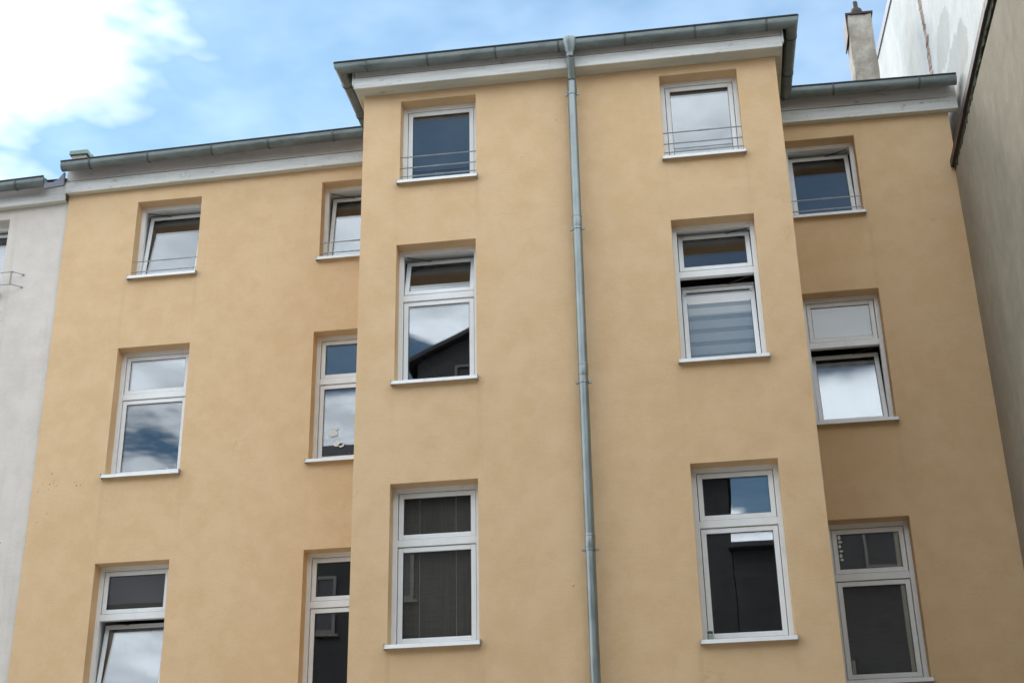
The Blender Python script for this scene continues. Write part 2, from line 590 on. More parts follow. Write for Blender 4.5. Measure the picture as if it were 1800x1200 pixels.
# key: plane, x0, x1, z0 (sill), z1 (lintel), transom?, tilt of upper sash, tilt of lower sash, guard rods
WIN = {
    'A1': ('c', -2.210, -1.205, 11.285, 12.530, False, 0, 0, 3),
    'A2': ('c', -2.235, -1.220, 8.475, 10.367, True, 16.0, 0, 0),
    'A3': ('c', -2.260, -1.217, 5.282, 7.186, True, 0, 0, 0),
    'B1': ('c', 1.210, 2.205, 11.282, 12.530, False, 0, 0, 3),
    'B2': ('c', 1.228, 2.243, 8.480, 10.384, True, 12.0, 10.5, 0),
    'B3': ('c', 1.244, 2.234, 5.160, 7.196, True, 0, 0, 0),
    'C1': ('w', -6.480, -5.512, 11.120, 12.360, False, 0, 8.0, 2),
    'C2': ('w', -6.552, -5.510, 8.140, 10.022, True, 0, 0, 0),
    'C3': ('w', -6.552, -5.542, 4.990, 6.936, True, 0, 8.5, 0),
    'D1': ('w', -3.715, -2.745, 11.165, 12.408, False, 0, 9.0, 2),
    'D2': ('w', -3.745, -2.745, 8.165, 10.036, True, 0, 0, 0),
    'D3': ('w', -3.752, -2.745, 4.990, 6.953, True, 0, 0, 0),
    'E1': ('w', 2.830, 3.785, 11.175, 12.375, False, 0, 8.5, 2),
    'E2': ('w', 2.840, 3.834, 8.200, 10.022, True, 0, 11.0, 0),
    'E3': ('w', 2.830, 3.820, 4.965, 6.924, True, 0, 0, 0),
}
LBL = {
    'A1': 'top-floor window of the projecting bay left of the downpipe, three guard rods',
    'A2': 'middle window left of the downpipe with its small upper sash tilted open',
    'A3': 'lowest window left of the downpipe with a bamboo blind behind it',
    'B1': 'top-floor window of the projecting bay right of the downpipe, three guard rods',
    'B2': 'middle window right of the downpipe, both sashes tilted, striped blind inside',
    'B3': 'lowest window right of the downpipe with a jar on its sill',
    'C1': 'tilted top-floor window nearest the pale neighbouring house',
    'C2': 'middle-floor window in the left wing reflecting clouds, both sashes shut',
    'C3': 'lowest window in the left wing with its lower sash tilted',
    'D1': 'tilted top-floor window of the left wing half hidden by the projecting bay',
    'D2': 'middle-floor window half hidden by the bay with white stickers on the pane',
    'D3': 'dark lowest window half hidden by the left edge of the bay',
    'E1': 'tilted top-floor window of the right wing',
    'E2': 'right wing window with frosted upper pane and tilted lower sash',
    'E3': 'lowest right wing window with dark blind behind both panes',
}
RV = 0.19                                     # reveal depth to the frame
TR_OFF = 0.672                                # lintel to middle of transom

# ------------------------------------------------------------------ ground
g = MB()
g.box(-400, 400, -400, 400, -0.5, 0.0)
g.build('courtyard_ground', 'courtyard_paving', kind='structure')

# ------------------------------------------------------------------ apartment building
bld = thing('apartment_building', 'ochre plastered apartment building with projecting middle bay and zinc gutters', 'building')


def holes(keys):
    return [WIN[k][1:5] for k in keys]


mb = MB()
wall_cells(mb, XL, XR, 0, 12.93, 0.0, holes(['A1', 'A2', 'A3', 'B1', 'B2', 'B3']), 0.36)
zs = sorted({0, 12.93} | {WIN[k][i] for k in ('A1', 'A2', 'A3', 'B1', 'B2', 'B3') for i in (3, 4)})
for x in (XL, XR):
    for a, b_ in zip(zs, zs[1:]):
        mb.face([(x, 0, a), (x, D + 0.2, a), (x, D + 0.2, b_), (x, 0, b_)])
mb.build('bay_wall', 'ochre', bld, bevel=0.014, seg=3)
mb = MB()
wall_cells(mb, WL, XL + 0.05, 0, 12.93, D, holes(['C1', 'C2', 'C3', 'D1', 'D2', 'D3']), 0.36)
mb.face([(WL, D, 0), (WL, D + 0.4, 0), (WL, D + 0.4, 12.93), (WL, D, 12.93)])
mb.build('wing_wall', 'ochre', bld, bevel=0.012, seg=3)
mb = MB()
wall_cells(mb, XR - 0.05, WR + 0.035, 0, 12.93, D, holes(['E1', 'E2', 'E3']), 0.36)
zs = sorted({0, 12.93} | {WIN[k][i] for k in ('E1', 'E2', 'E3') for i in (3, 4)})
for a, b_ in zip(zs, zs[1:]):
    mb.face([(WR + 0.035, D, a), (WR + 0.035, 8.9, a), (WR + 0.035, 8.9, b_), (WR + 0.035, D, b_)])
mb.build('wing_wall', 'ochre', bld, bevel=0.012, seg=3)

# rooms behind the windows
ROOM_X = {'A': (-2.66, -0.05), 'B': (0.05, 2.66), 'C': (-7.4, -4.72), 'D': (-4.66, -2.73), 'E': (2.73, 4.98)}
for k, wn in WIN.items():
    x0, x1 = ROOM_X[k[0]]
    y0 = Y0[wn[0]] + 0.012
    z0, z1 = wn[3] - 0.62, wn[4] + 0.2
    y1 = D + 4.2
    mb = MB()
    mb.face([(x0, y1, z0), (x1, y1, z0), (x1, y1, z1), (x0, y1, z1)])
    mb.face([(x0, y0, z0), (x0, y1, z0), (x0, y1, z1), (x0, y0, z1)])
    mb.face([(x1, y0, z0), (x1, y1, z0), (x1, y1, z1), (x1, y0, z1)])
    mb.face([(x0, y0, z1), (x1, y0, z1), (x1, y1, z1), (x0, y1, z1)])
    mb.face([(x0, y0, z0), (x1, y0, z0), (x1, y1, z0), (x0, y1, z0)])
    mb.build('room_shell', 'room_paint', bld)


def make_sash(x0, x1, z0, z1, yf, tilt, parent, names, glassmat):
    """sash ring, its pane and its rubber line; tilted inwards about the bottom edge"""
    wl = 0.058
    m = MB()
    ring(m, x0, x1, z0, z1, wl, yf, yf + 0.06)
    m.rot_x(yf + 0.05, z0, R(tilt))
    m.build(names[0], 'white_frame', parent, bevel=0.006)
    m = MB()
    ring(m, x0 + wl - 0.001, x1 - wl + 0.001, z0 + wl - 0.001, z1 - wl + 0.001, 0.006, yf + 0.012, yf + 0.05)
    m.rot_x(yf + 0.05, z0, R(tilt))
    m.build('seal', 'seal_rubber', parent)
    m = MB()
    m.box(x0 + wl + 0.003, x1 - wl - 0.003, yf + 0.018, yf + 0.042, z0 + wl + 0.003, z1 - wl - 0.003)
    m.rot_x(yf + 0.05, z0, R(tilt))
    m.build(names[1], glassmat, parent)


def make_window(key, x0, x1, z0, z1, y, transom, tu, tl, rods, parent, label, glass_up='pane_glass', glass_lo='pane_glass'):
    fw = 0.056
    yf = y + RV
    m = MB()
    e = 0.004
    ring(m, x0 - e, x1 + e, z0 - e, z1 + e, fw + e, yf, yf + 0.075)
    zt = z1 - TR_OFF
    if transom:
        m.box(x0 + fw, x1 - fw, yf + 0.001, yf + 0.074, zt - 0.042, zt + 0.042)
    win = m.build('window', 'white_frame', parent, bevel=0.005, label=label)
    s = 0.007
    ys = yf + 0.018
    if transom:
        make_sash(x0 + fw + s, x1 - fw - s, zt + 0.042 + s, z1 - fw - s, ys, tu, win, ('upper_sash', 'upper_pane'), glass_up)
        make_sash(x0 + fw + s, x1 - fw - s, z0 + fw + s, zt - 0.042 - s, ys, tl, win, ('sash', 'pane'), glass_lo)
    else:
        make_sash(x0 + fw + s, x1 - fw - s, z0 + fw + s, z1 - fw - s, ys, tl, win, ('sash', 'pane'), glass_lo)
    m = MB()
    e2 = 0.002
    for (q0, q1, r0, r1) in ((x0 + e2, x1 - e2, z1 - 0.014, z1 - e2), (x0 + e2, x1 - e2, z0 + e2, z0 + 0.014)):
        m.box(q0, q1, yf + 0.079, yf + 0.30, r0, r1)
    for q0 in (x0 + e2, x1 - 0.014):
        m.box(q0, q0 + 0.012, yf + 0.079, yf + 0.30, z0 + 0.015, z1 - 0.015)
    m.build('inner_lining', 'white_frame', win)
    # tilt stay arm
    for (t_, za, zb) in ((tu, zt + 0.05, z1 - fw), (tl, z0 + fw, (zt - 0.042) if transom else z1 - fw)):
        if t_:
            hgt = zb - za
            m = MB()
            side = 1 if x1 > 0 else -1
            xe = x1 - fw - 0.03 if side > 0 else x0 + fw + 0.03
            m.tube([(xe, yf + 0.05, zb - 0.012), (xe - side * 0.32, yf + 0.04 + hgt * math.sin(R(t_)) * 0.95, zb - 0.02)], 0.007, 6)
            m.build('stay_arm', 'dark_wire', win)
    # sheet-metal sill with folded lip and end caps
    zb = z0 + 0.002
    xa, xb = x0 - 0.028, x1 + 0.022
    m2 = MB()
    m2.prism([(y - 0.078, zb - 0.050), (y - 0.064, zb - 0.003), (y + RV + 0.02, zb + 0.022), (y + RV + 0.02, zb + 0.014),
              (y - 0.057, zb - 0.011), (y - 0.070, zb - 0.050)], 'x', x0 + 0.003, x1 - 0.003)
    for (q0, q1) in ((xa + 0.004, x0 + 0.003), (x1 - 0.003, xb - 0.004)):
        m2.prism([(y - 0.078, zb - 0.050), (y - 0.064, zb - 0.003), (y - 0.003, zb + 0.001), (y - 0.003, zb - 0.012),
                  (y - 0.057, zb - 0.011), (y - 0.070, zb - 0.050)], 'x', q0, q1)
    m2.build('sill', 'sill_metal', win)
    for xx in (xa, xb - 0.004):
        m = MB()
        m.box(xx, xx + 0.0045, y - 0.080, y - 0.002, zb - 0.053, zb + 0.012)
        m.build('sill_end_cap', 'wire_steel', win)
    # guard rods across the opening
    for dz_ in {0: (), 2: (0.135, 0.30), 3: (0.135, 0.262, 0.425)}[rods]:
        zz = z0 - 0.038 + dz_
        m = MB()
        m.tube([(x0 - 0.01, y + 0.03, zz), (x1 + 0.01, y + 0.03, zz)], 0.008, 8)
        xm = (x0 + x1) / 2 + 0.02
        for q in (-0.045, 0.0, 0.045):
            m.tube([(xm + q - 0.014, y + 0.03, zz), (xm + q + 0.014, y + 0.03, zz)], 0.0115, 8)
        m.build('guard_rod', 'wire_steel', win, smooth=True)
    return win


WINOBJ = {}
for k, (pl, x0, x1, z0, z1, tr, tu, tl, rods) in WIN.items():
    WINOBJ[k] = make_window(k, x0, x1, z0, z1, Y0[pl], tr, tu, tl, rods, bld, LBL[k],
                            'frosted_glass' if k == 'E2' else 'pane_glass')

# ------------------------------------------------------------------ eaves: boards, soffits, gutters
FC, FW_ = 0.22, 0.115                         # how far the fascia stands out, bay / wings
EC = 12.652                                   # soffit level of the bay


def zw(x):                                    # soffit level of the wings (it sags a little towards the ends)
    if x < 0:
        return 12.632 + (x + 2.7) * 0.0145
    return 12.615 - (x - 2.7) * 0.010


def board(name, x0, x1, y0, y1, zb, zt_, mat, parent=bld):
    """a board running along x between two ends whose levels differ: zb, zt_ are functions of x"""
    m = MB()
    b = len(m.v)
    for x in (x0, x1):
        for (y, z) in ((y0, zb(x)), (y1, zb(x)), (y1, zt_(x)), (y0, zt_(x))):
            m.v.append((x, y, z))
    m.f += [[0, 1, 2, 3], [4, 7, 6, 5], [0, 4, 5, 1], [1, 5, 6, 2], [2, 6, 7, 3], [3, 7, 4, 0]]
    return m.build(name, mat, parent, bevel=0.003)


def split(x0, x1, cuts):
    p = [x0] + cuts + [x1]
    return [(a + 0.0012, b - 0.0012) for a, b in zip(p, p[1:])]


SX = 0.095                                    # fascia overhang at the bay's sides
for a, b_ in split(XL - SX, XR + SX, [-0.18]):
    board('fascia_board', a, b_, -FC, -FC + 0.022, lambda x: EC, lambda x: EC + 0.162, 'painted_wood')
for a, b_ in split(XL - SX + 0.01, XR + SX - 0.01, [1.15]):
    board('fascia_board', a, b_, -FC + 0.002, -FC + 0.022, lambda x: EC + 0.176, lambda x: EC + 0.36, 'painted_wood_upper')
board('soffit_board', XL - SX + 0.024, XR + SX - 0.024, -FC + 0.0245, -0.002, lambda x: EC + 0.004, lambda x: EC + 0.024, 'soffit_wood')
for s in (-1, 1):
    xe = XL - SX if s < 0 else XR + SX
    m = MB()
    m.box(min(xe, xe + s * 0.022) , max(xe, xe + s * 0.022), -FC - 0.004, -FC + 0.05, EC + 0.06, EC + 0.36)
    m.build('corner_trim', 'painted_wood', bld, bevel=0.004)
    xo = XL - SX if s < 0 else XR + SX
    xi = XL if s < 0 else XR
    m = MB()
    m.box(min(xo, xo - s * 0.022), max(xo, xo - s * 0.022), -FC + 0.024, D - 0.14, EC + 0.02, EC + 0.36)
    m.build('side_fascia', 'soffit_wood', bld, bevel=0.003)
    m = MB()
    m.box(min(xo - s * 0.024, xi + s * 0.002), max(xo - s * 0.024, xi + s * 0.002), -FC + 0.03, D - 0.14, EC + 0.03, EC + 0.045)
    m.build('side_soffit', 'soffit_wood', bld)
for (xa, xb, c1, c2) in ((WL - 0.02, XL - 0.004, [-5.75], [-4.75]), (XR + 0.004, WR + 0.155, [], [])):
    for a, b_ in split(xa, xb, c1):
        board('fascia_board', a, b_, D - FW_, D - FW_ + 0.022, lambda x: zw(x), lambda x: zw(x) + 0.18, 'painted_wood')
    for a, b_ in split(xa, xb, c2):
        board('fascia_board', a, b_, D - FW_ + 0.002, D - FW_ + 0.022, lambda x: zw(x) + 0.194, lambda x: zw(x) + 0.44, 'painted_wood_upper')
    board('soffit_board', xa + 0.02, xb, D - FW_ + 0.0245, D - 0.002, lambda x: zw(x) + 0.004, lambda x: zw(x) + 0.022, 'soffit_wood')

# gutter: U profile swept along the outer edge of the eaves, mitred at the corners
GP = [(-7.56, 1.223, 12.918), (-3.035, 1.223, 13.015), (-3.035, -0.40, 12.960), (3.02, -0.40, 12.968),
      (2.985, 1.223, 12.985), (5.19, 1.223, 12.945)]


def gutter_run(name, path, parent, rad=0.074, wallh=0.042, cap=(True, True), mat='zinc', bands=True):
    P3 = [Vector(p) for p in path]
    n = len(P3)
    norms = []
    for a, b in zip(P3, P3[1:]):
        d = (b - a).normalized()
        norms.append(Vector((-d.y, d.x, 0)).normalized())   # inward = left of travel (+y when travelling +x)
    mit = []
    for i in range(n):
        if i == 0:
            mit.append(norms[0])
        elif i == n - 1:
            mit.append(norms[-1])
        else:
            q = norms[i - 1] + norms[i]
            mit.append(q * (2.0 / q.length_squared))
    prof = [(0.0, 0.0)]
    for k in range(13):
        a = math.pi * k / 12
        prof.append((rad - rad * math.cos(a), -wallh - rad * math.sin(a)))
    prof.append((2 * rad, 0.03))
    inner = [(min(max(o, 0.003), 2 * rad - 0.003) if i in (0, len(prof) - 1) else rad + (o - rad) * 0.96, z + 0.003) for i, (o, z) in enumerate(prof)]
    loop = prof + inner[::-1]
    objs = []
    for s in range(n - 1):
        m = MB()
        for e in (s, s + 1):
            for (o, z) in loop:
                p = P3[e] + mit[e] * o
                m.v.append((p.x, p.y, p.z + z))
        L = len(loop)
        for i in range(L):
            j = (i + 1) % L
            m.f.append([i, j, L + j, L + i])
        if (s == 0 and cap[0]):
            m.f.append(list(range(len(prof)))[::-1])
        if (s == n - 2 and cap[1]):
            m.f.append([L + i for i in range(len(prof))])
        g_ = m.build(name, mat, parent, smooth=True)
        objs.append(g_)
        # rolled front bead
        m = MB()
        a, b = P3[s] + mit[s] * 0.004, P3[s + 1] + mit[s + 1] * 0.004
        m.tube([a + Vector((0, 0, 0.010)), b + Vector((0, 0, 0.010))], 0.0165, 8)
        m.build('gutter_bead', 'zinc_backlit', g_, smooth=True)
        # straps
        d = P3[s + 1] - P3[s]
        cnt = max(1, int(d.length / 0.78))
        if bands:
            for c in range(cnt):
                t_ = (c + 0.5 + random.uniform(-0.06, 0.06)) / cnt
                ctr = P3[s].lerp(P3[s + 1], t_)
                nn = norms[s]
                dd = d.normalized()
                m = MB()
                # noqa
                lp = [(-0.004, 0.014)] + [(o - 0.003 if i < 7 else o + 0.003, z - 0.004) for i, (o, z) in enumerate(prof)][1:]
                for q in (-0.014, 0.014):
                    for (o, z) in lp:
                        p = ctr + nn * o + dd * q
                        m.v.append((p.x, p.y, p.z + z))
                L2 = len(lp)
                for i in range(L2 - 1):
                    m.f.append([i, i + 1, L2 + i + 1, L2 + i])
                st = m.build('gutter_strap', 'strap_metal', g_, smooth=True)
                sd = st.modifiers.new('thick', 'SOLIDIFY')
                sd.thickness = 0.004
                sd.offset = 1
    return objs


gutter_run('gutter', GP, bld)

# downpipe
PX = 0.085
m = MB()
m.tube([(PX, -0.13, 12.47), (PX, -0.13, 12.30)], 0.060, 20)
m.tube([(PX - 0.004, -0.13, 12.34), (PX - 0.022, -0.13, 0.25)], 0.0565, 20)
pipe = m.build('downpipe', 'galvanised', bld, smooth=True)
m = MB()
m.tube([(PX + 0.012, -0.345, 12.985), (PX + 0.012, -0.345, 12.92), (PX + 0.01, -0.33, 12.83), (PX + 0.01, -0.325, 12.795)], [0.104, 0.104, 0.066, 0.060], 20)
m.build('outlet_funnel', 'galvanised', pipe, smooth=True)
m = MB()
pts = []
for k in range(15):
    t_ = k / 14
    yy = -0.325 + 0.195 * (3 * t_ ** 2 - 2 * t_ ** 3)
    pts.append((PX + 0.01 - 0.01 * t_, yy, 12.81 - 0.37 * t_))
m.tube(pts, 0.055, 20)
m.build('swan_neck', 'galvanised', pipe, smooth=True)
for z in (12.285, 10.300, 8.240, 6.210, 4.2, 2.2):
    xx = PX - 0.004 - 0.018 * (12.34 - z) / 12.1
    m = MB()
    m.tube([(xx, -0.13, z - 0.011), (xx, -0.13, z + 0.011)], 0.0635, 20)
    for s in (-1, 1):
        m.box(xx + s * 0.078 - 0.018, xx + s * 0.078 + 0.018, -0.139, -0.121, z - 0.012, z + 0.012)
    m.box(xx - 0.012, xx + 0.012, -0.075, 0.03, z - 0.011, z + 0.011)
    m.build('pipe_clamp', 'galvanised', pipe, smooth=True)
for z in (10.49, 8.48, 6.385, 4.4):
    xx = PX - 0.004 - 0.018 * (12.34 - z) / 12.1
    m = MB()
    m.tube([(xx, -0.13, z - 0.16), (xx, -0.13, z - 0.15), (xx, -0.13, z), (xx, -0.13, z + 0.006)], [0.0568, 0.0595, 0.0595, 0.0568], 20)
    m.tube([(xx, -0.13, z - 0.02), (xx, -0.13, z - 0.012)], 0.062, 20)
    m.build('pipe_sleeve', 'galvanised', pipe, smooth=True)

# old anchors plastered over
for (x, y, z, r) in ((-0.150, 0, 12.02, 0.022), (0.02 - 0.17, 0, 5.86, 0.020), (4.66, D, 10.98, 0.035), (-1.52 + 0.9, 0, 11.5, 0.012)):
    m = MB()
    m.tube([(x, y + 0.01, z), (x, y - 0.004, z), (x, y - 0.007, z)], [r, r * 0.8, r * 0.35], 10)
    m.build('plastered_anchor', 'ochre', bld, smooth=True)

# roof: low pitched, hardly seen from below
m = MB()
RZ = 13.02
m.face([(WL, D - 0.30, 12.955), (XL - 0.2, D - 0.30, 13.03), (XL - 0.2, 9, 14.2), (WL, 9, 14.2)])
m.face([(XR + 0.2, D - 0.30, 13.0), (WR + 0.08, D - 0.30, 12.97), (WR + 0.08, 9, 14.2), (XR + 0.2, 9, 14.2)])
m.face([(XL - 0.2, -0.30, 12.99), (XR + 0.2, -0.30, 12.99), (XR + 0.2, 9, 14.21), (XL - 0.2, 9, 14.21)])
m.face([(XL - 0.2, -0.30, 12.99), (XL - 0.2, 9, 14.21), (XL - 0.2, 9, 13.0), (XL - 0.2, D - 0.3, 12.97)])
m.face([(XR + 0.2, -0.30, 12.99), (XR + 0.2, 9, 14.21), (XR + 0.2, 9, 13.0), (XR + 0.2, D - 0.3, 12.97)])
m.face([(WL, 9, 0), (WR + 0.08, 9, 0), (WR + 0.08, 9, 14.2), (WL, 9, 14.2)])
roof = m.build('roof', 'bitumen', bld)
sd = roof.modifiers.new('thick', 'SOLIDIFY')
sd.thickness = 0.03

# chimney on the right wing
m = MB()


def rough_box(m, x0, x1, y0, y1, z0, z1, n, jit, flare=0.0):
    zs_ = [z0 + (z1 - z0) * i / n for i in range(n + 1)]
    rows = []
    for i, z in enumerate(zs_):
        fl = flare * max(0, 1 - i / n * 2.2)
        r_ = []
        k = 4
        loop = [(x0 - fl + (x1 - x0 + 2 * fl) * q / k, y0) for q in range(k)] + [(x1 + fl, y0 + (y1 - y0) * q / k) for q in range(k)] + \
               [(x1 + fl - (x1 - x0 + 2 * fl) * q / k, y1) for q in range(k)] + [(x0 - fl, y1 - (y1 - y0) * q / k) for q in range(k)]
        for (x, y) in loop:
            r_.append((x + random.uniform(-jit, jit), y + random.uniform(-jit, jit), z))
        b = len(m.v)
        m.v += r_
        rows.append([b + q for q in range(len(r_))])
    for a, b in zip(rows, rows[1:]):
        L = len(a)
        for i in range(L):
            m.f.append([a[i], a[(i + 1) % L], b[(i + 1) % L], b[i]])
    m.f.append(rows[-1])


rough_box(m, 4.275, 4.655, 4.0, 4.45, 13.2, 16.13, 16, 0.012, 0.035)
ch = m.build('chimney', 'chimney_render', bld, smooth=False, label='tall rendered chimney on the right wing with a dark metal cowl')
m = MB()
m.box(4.245, 4.685, 3.97, 4.48, 16.132, 16.165)
m.box(4.243, 4.262, 3.975, 4.475, 15.72, 16.131)
m.build('cap_sheet', 'dark_flashing', ch)
m = MB()
m.tube([(4.46, 4.2, 16.165), (4.46, 4.2, 16.28), (4.46, 4.2, 16.36), (4.46, 4.2, 16.40), (4.46, 4.2, 16.41), (4.46, 4.2, 16.52), (4.46, 4.2, 16.53)],
       [0.115, 0.11, 0.09, 0.05, 0.042, 0.042, 0.036], 16)
m.build('cowl', 'rust_metal', ch, smooth=True)

# ------------------------------------------------------------------ pale neighbouring house on the left
nb = thing('neighbour_house', 'pale grey plastered house at the left edge, joined to the ochre building', 'building')
NY = D + 0.045
m = MB()
NW = (-9.50, -8.475, 11.05, 12.295)
wall_cells(m, -22, WL - 0.004, 0, 12.70, NY, [NW], 0.36)
m.build('wall', 'pale_render', nb, bevel=0.01)
m = MB()
m.box(WL - 0.016, WL - 0.001, NY - 0.012, NY + 0.03, 0, 12.52)
m.build('joint_strip', 'rust_metal', nb)
make_window('N', *NW, NY, False, 0, 5.0, 0, nb, 'window of the pale house cut by the left picture edge')
m = MB()
x0, x1, z0, z1, y1 = -10.4, -7.7, 10.4, 12.5, 6.0
m.face([(x0, y1, z0), (x1, y1, z0), (x1, y1, z1), (x0, y1, z1)])
m.face([(x0, NY + .01, z0), (x0, y1, z0), (x0, y1, z1), (x0, NY + .01, z1)])
m.face([(x1, NY + .01, z0), (x1, y1, z0), (x1, y1, z1), (x1, NY + .01, z1)])
m.face([(x0, NY + .01, z1), (x1, NY + .01, z1), (x1, y1, z1), (x0, y1, z1)])
m.face([(x0, NY + .01, z0), (x1, NY + .01, z0), (x1, y1, z0), (x0, y1, z0)])
m.build('room_shell', 'room_paint', nb)


def zn(x):
    return 12.478 + (x + 7.6) * 0.03


board('fascia_board', -16, WL - 0.03, NY - 0.115, NY - 0.09, lambda x: zn(x), lambda x: zn(x) + 0.16, 'painted_wood', nb)
board('fascia_board', -16, WL - 0.035, NY - 0.10, NY - 0.08, lambda x: zn(x) + 0.162, lambda x: zn(x) + 0.33, 'painted_wood_upper', nb)
board('soffit_board', -16, WL - 0.04, NY - 0.0885, NY - 0.002, lambda x: zn(x) + 0.003, lambda x: zn(x) + 0.02, 'soffit_wood', nb)
gutter_run('gutter', [(-16, 1.30, 12.49), (-7.84, 1.30, 12.745)], nb)
# sheet-metal link between the two gutters
m = MB()
prof = [(-7.83, 12.71), (-7.80, 12.66), (-7.70, 12.655), (-7.62, 12.70), (-7.545, 12.80), (-7.525, 12.80), (-7.525, 12.585), (-7.83, 12.555)]
m.prism(prof, 'y', 1.33, 1.36)
m.build('flashing_sheet', 'verge_metal', nb, bevel=0.004)
m = MB()
m.face([(-22, 1.45, 12.72), (WL, 1.45, 12.78), (WL, 9, 13.9), (-22, 9, 13.9)])
m.face([(-22, 9, 0), (WL, 9, 0), (WL, 9, 13.9), (-22, 9, 13.9)])
m.face([(-22, NY, 0), (-22, 9, 0), (-22, 9, 13.9), (-22, NY, 12.7)])
r2 = m.build('roof', 'bitumen', nb)
# window guard of the pale house
m = MB()
for z in (11.335, 11.135):
    m.tube([(-9.7, NY - 0.13, z), (-8.245, NY - 0.13, z)], 0.0065, 8)
    m.tube([(-8.245, NY - 0.13, z), (-8.13, NY - 0.005, z + 0.005)], 0.0065, 8)
    m.tube([(-8.14, NY - 0.015, z + 0.005), (-8.13, NY, z + 0.005)], 0.014, 8)
    m.tube([(-8.262, NY - 0.13, z), (-8.236, NY - 0.13, z)], 0.011, 8)
for (s) in (0, 1):
    pts = [(-8.252 + 0.012 * math.cos(k * 0.9 + s * math.pi), NY - 0.13 + 0.012 * math.sin(k * 0.9 + s * math.pi), 11.14 + 0.195 * k / 16) for k in range(17)]
    m.tube(pts, 0.005, 6)
m.build('window_guard', 'wire_steel', nb, smooth=True)
# small chimney behind the pale house's eaves
m = MB()
m.box(-8.315, -8.075, 3.0, 3.34, 13.0, 14.205)
c2 = m.build('chimney', 'chimney_render', nb, label='short chimney with greenish metal cover behind the left gutter')
m = MB()
m.box(-8.35, -8.04, 2.965, 3.375, 14.205, 14.28)
m.build('cap_sheet', 'copper_green', c2, bevel=0.006)
m = MB()
m.box(-8.07, -8.05, 3.1, 3.3, 13.9, 14.20)
m.tube([(-8.06, 3.2, 14.28), (-8.06, 3.2, 14.31)], 0.012, 8)
m.build('bracket', 'dark_wire', c2)

# ------------------------------------------------------------------ right-hand neighbour: white firewall above, grey wing wall below
rn = thing('side_house', 'tall neighbour on the right with stained grey wall and white fire wall above', 'building')
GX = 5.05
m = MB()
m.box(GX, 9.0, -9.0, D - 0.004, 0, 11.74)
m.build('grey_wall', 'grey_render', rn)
m = MB()


def ztop(y):
    return 17.31 + (y - 5.27) * 0.161


FX = 5.25
YE = -3.2                                     # the tall part ends here, the lower wing goes on
ny = 24
ys_ = [YE + (7.6 - YE) * i / ny for i in range(ny + 1)]
for a, b in zip(ys_, ys_[1:]):
    m.face([(FX, a, 11.7), (FX, b, 11.7), (FX, b, ztop(b)), (FX, a, ztop(a))])
m.face([(FX, 7.6, 11.7), (9, 7.6, 11.7), (9, 7.6, ztop(7.6)), (FX, 7.6, ztop(7.6))])
m.face([(FX, YE, 11.7), (9, YE, 11.7), (9, YE, ztop(YE)), (FX, YE, ztop(YE))])
m.face([(9, 7.6, 0), (9, YE, 0), (9, YE, ztop(YE)), (9, 7.6, ztop(7.6))])
m.face([(FX, 7.6, ztop(7.6)), (9, 7.6, ztop(7.6)), (9, YE, ztop(YE)), (FX, YE, ztop(YE))])
m.build('fire_wall', 'white_render', rn)
# older, thicker plaster coat with a ragged edge
m = MB()
random.seed(3)
edge = []
z = 11.7
while z < ztop(2.95) - 0.05:
    edge.append((2.97 + random.uniform(-0.05, 0.05) + 0.04 * math.sin(z * 5), z))
    z += random.uniform(0.03, 0.075)
edge.append((2.97, ztop(2.97) - 0.02))
poly = edge + [(7.58, ztop(7.58) - 0.02), (7.58, 11.7)]
m.prism([(y, z) for y, z in poly], 'x', FX - 0.035, FX - 0.001)
m.build('plaster_coat', 'white_render', rn)
m = MB()
edge2 = [(y - random.uniform(0.01, 0.13) * (0.3 + abs(math.sin(z * 2.3))), z) for y, z in edge]
for (p, q), (r_, s_) in zip(zip(edge, edge2), zip(edge[1:], edge2[1:])):
    m.face([(FX - 0.034, p[0], p[1]), (FX - 0.034, r_[0], r_[1]), (FX - 0.002, s_[0], s_[1]), (FX - 0.002, q[0], q[1])])
m.build('broken_plaster_edge', 'broken_mortar', rn)
# verge strip on top of the fire wall
m = MB()
m.v = [(FX - 0.06 + dx_, y, ztop(y) + dz_) for y in (7.65, YE - 0.05) for (dx_, dz_) in ((0, -0.13), (0, 0.03), (0.25, 0.03), (0.25, -0.13))]
m.f = [[0, 1, 2, 3], [4, 7, 6, 5], [0, 4, 5, 1], [1, 5, 6, 2], [2, 6, 7, 3], [3, 7, 4, 0]]
m.build('verge_strip', 'verge_metal', rn)
# dark coping along the grey wall
def zg(y):
    return 11.80 + (D - y) * 0.05 if y > -2 else 11.80 + (D + 2) * 0.05


cuts = [D - 0.02, 0.35, -1.6, -4.5, -9.0]
for i, (a, b) in enumerate(zip(cuts, cuts[1:])):
    m = MB()
    lift = 0.012 * (i % 2)
    m.v = [(GX - 0.055 + dx_, y, zg(y) + dz_ + lift) for y in (a, b + 0.003) for (dx_, dz_) in ((0, -0.085), (0, 0.025), (0.15, 0.05), (0.15, -0.085))]
    m.f = [[0, 1, 2, 3], [4, 7, 6, 5], [0, 4, 5, 1], [1, 5, 6, 2], [2, 6, 7, 3], [3, 7, 4, 0]]
    m.build('coping_sheet', 'dark_flashing', rn, bevel=0.004)
m = MB()
random.seed(11)
y = D - 0.03
prev = None
top, bot = [], []
while y > -8.9:
    top.append((y, zg(y) - 0.08))
    bot.append((y, zg(y) - 0.08 - random.uniform(0.02, 0.085) * (1.5 if random.random() < 0.12 else 1)))
    y -= random.uniform(0.03, 0.08)
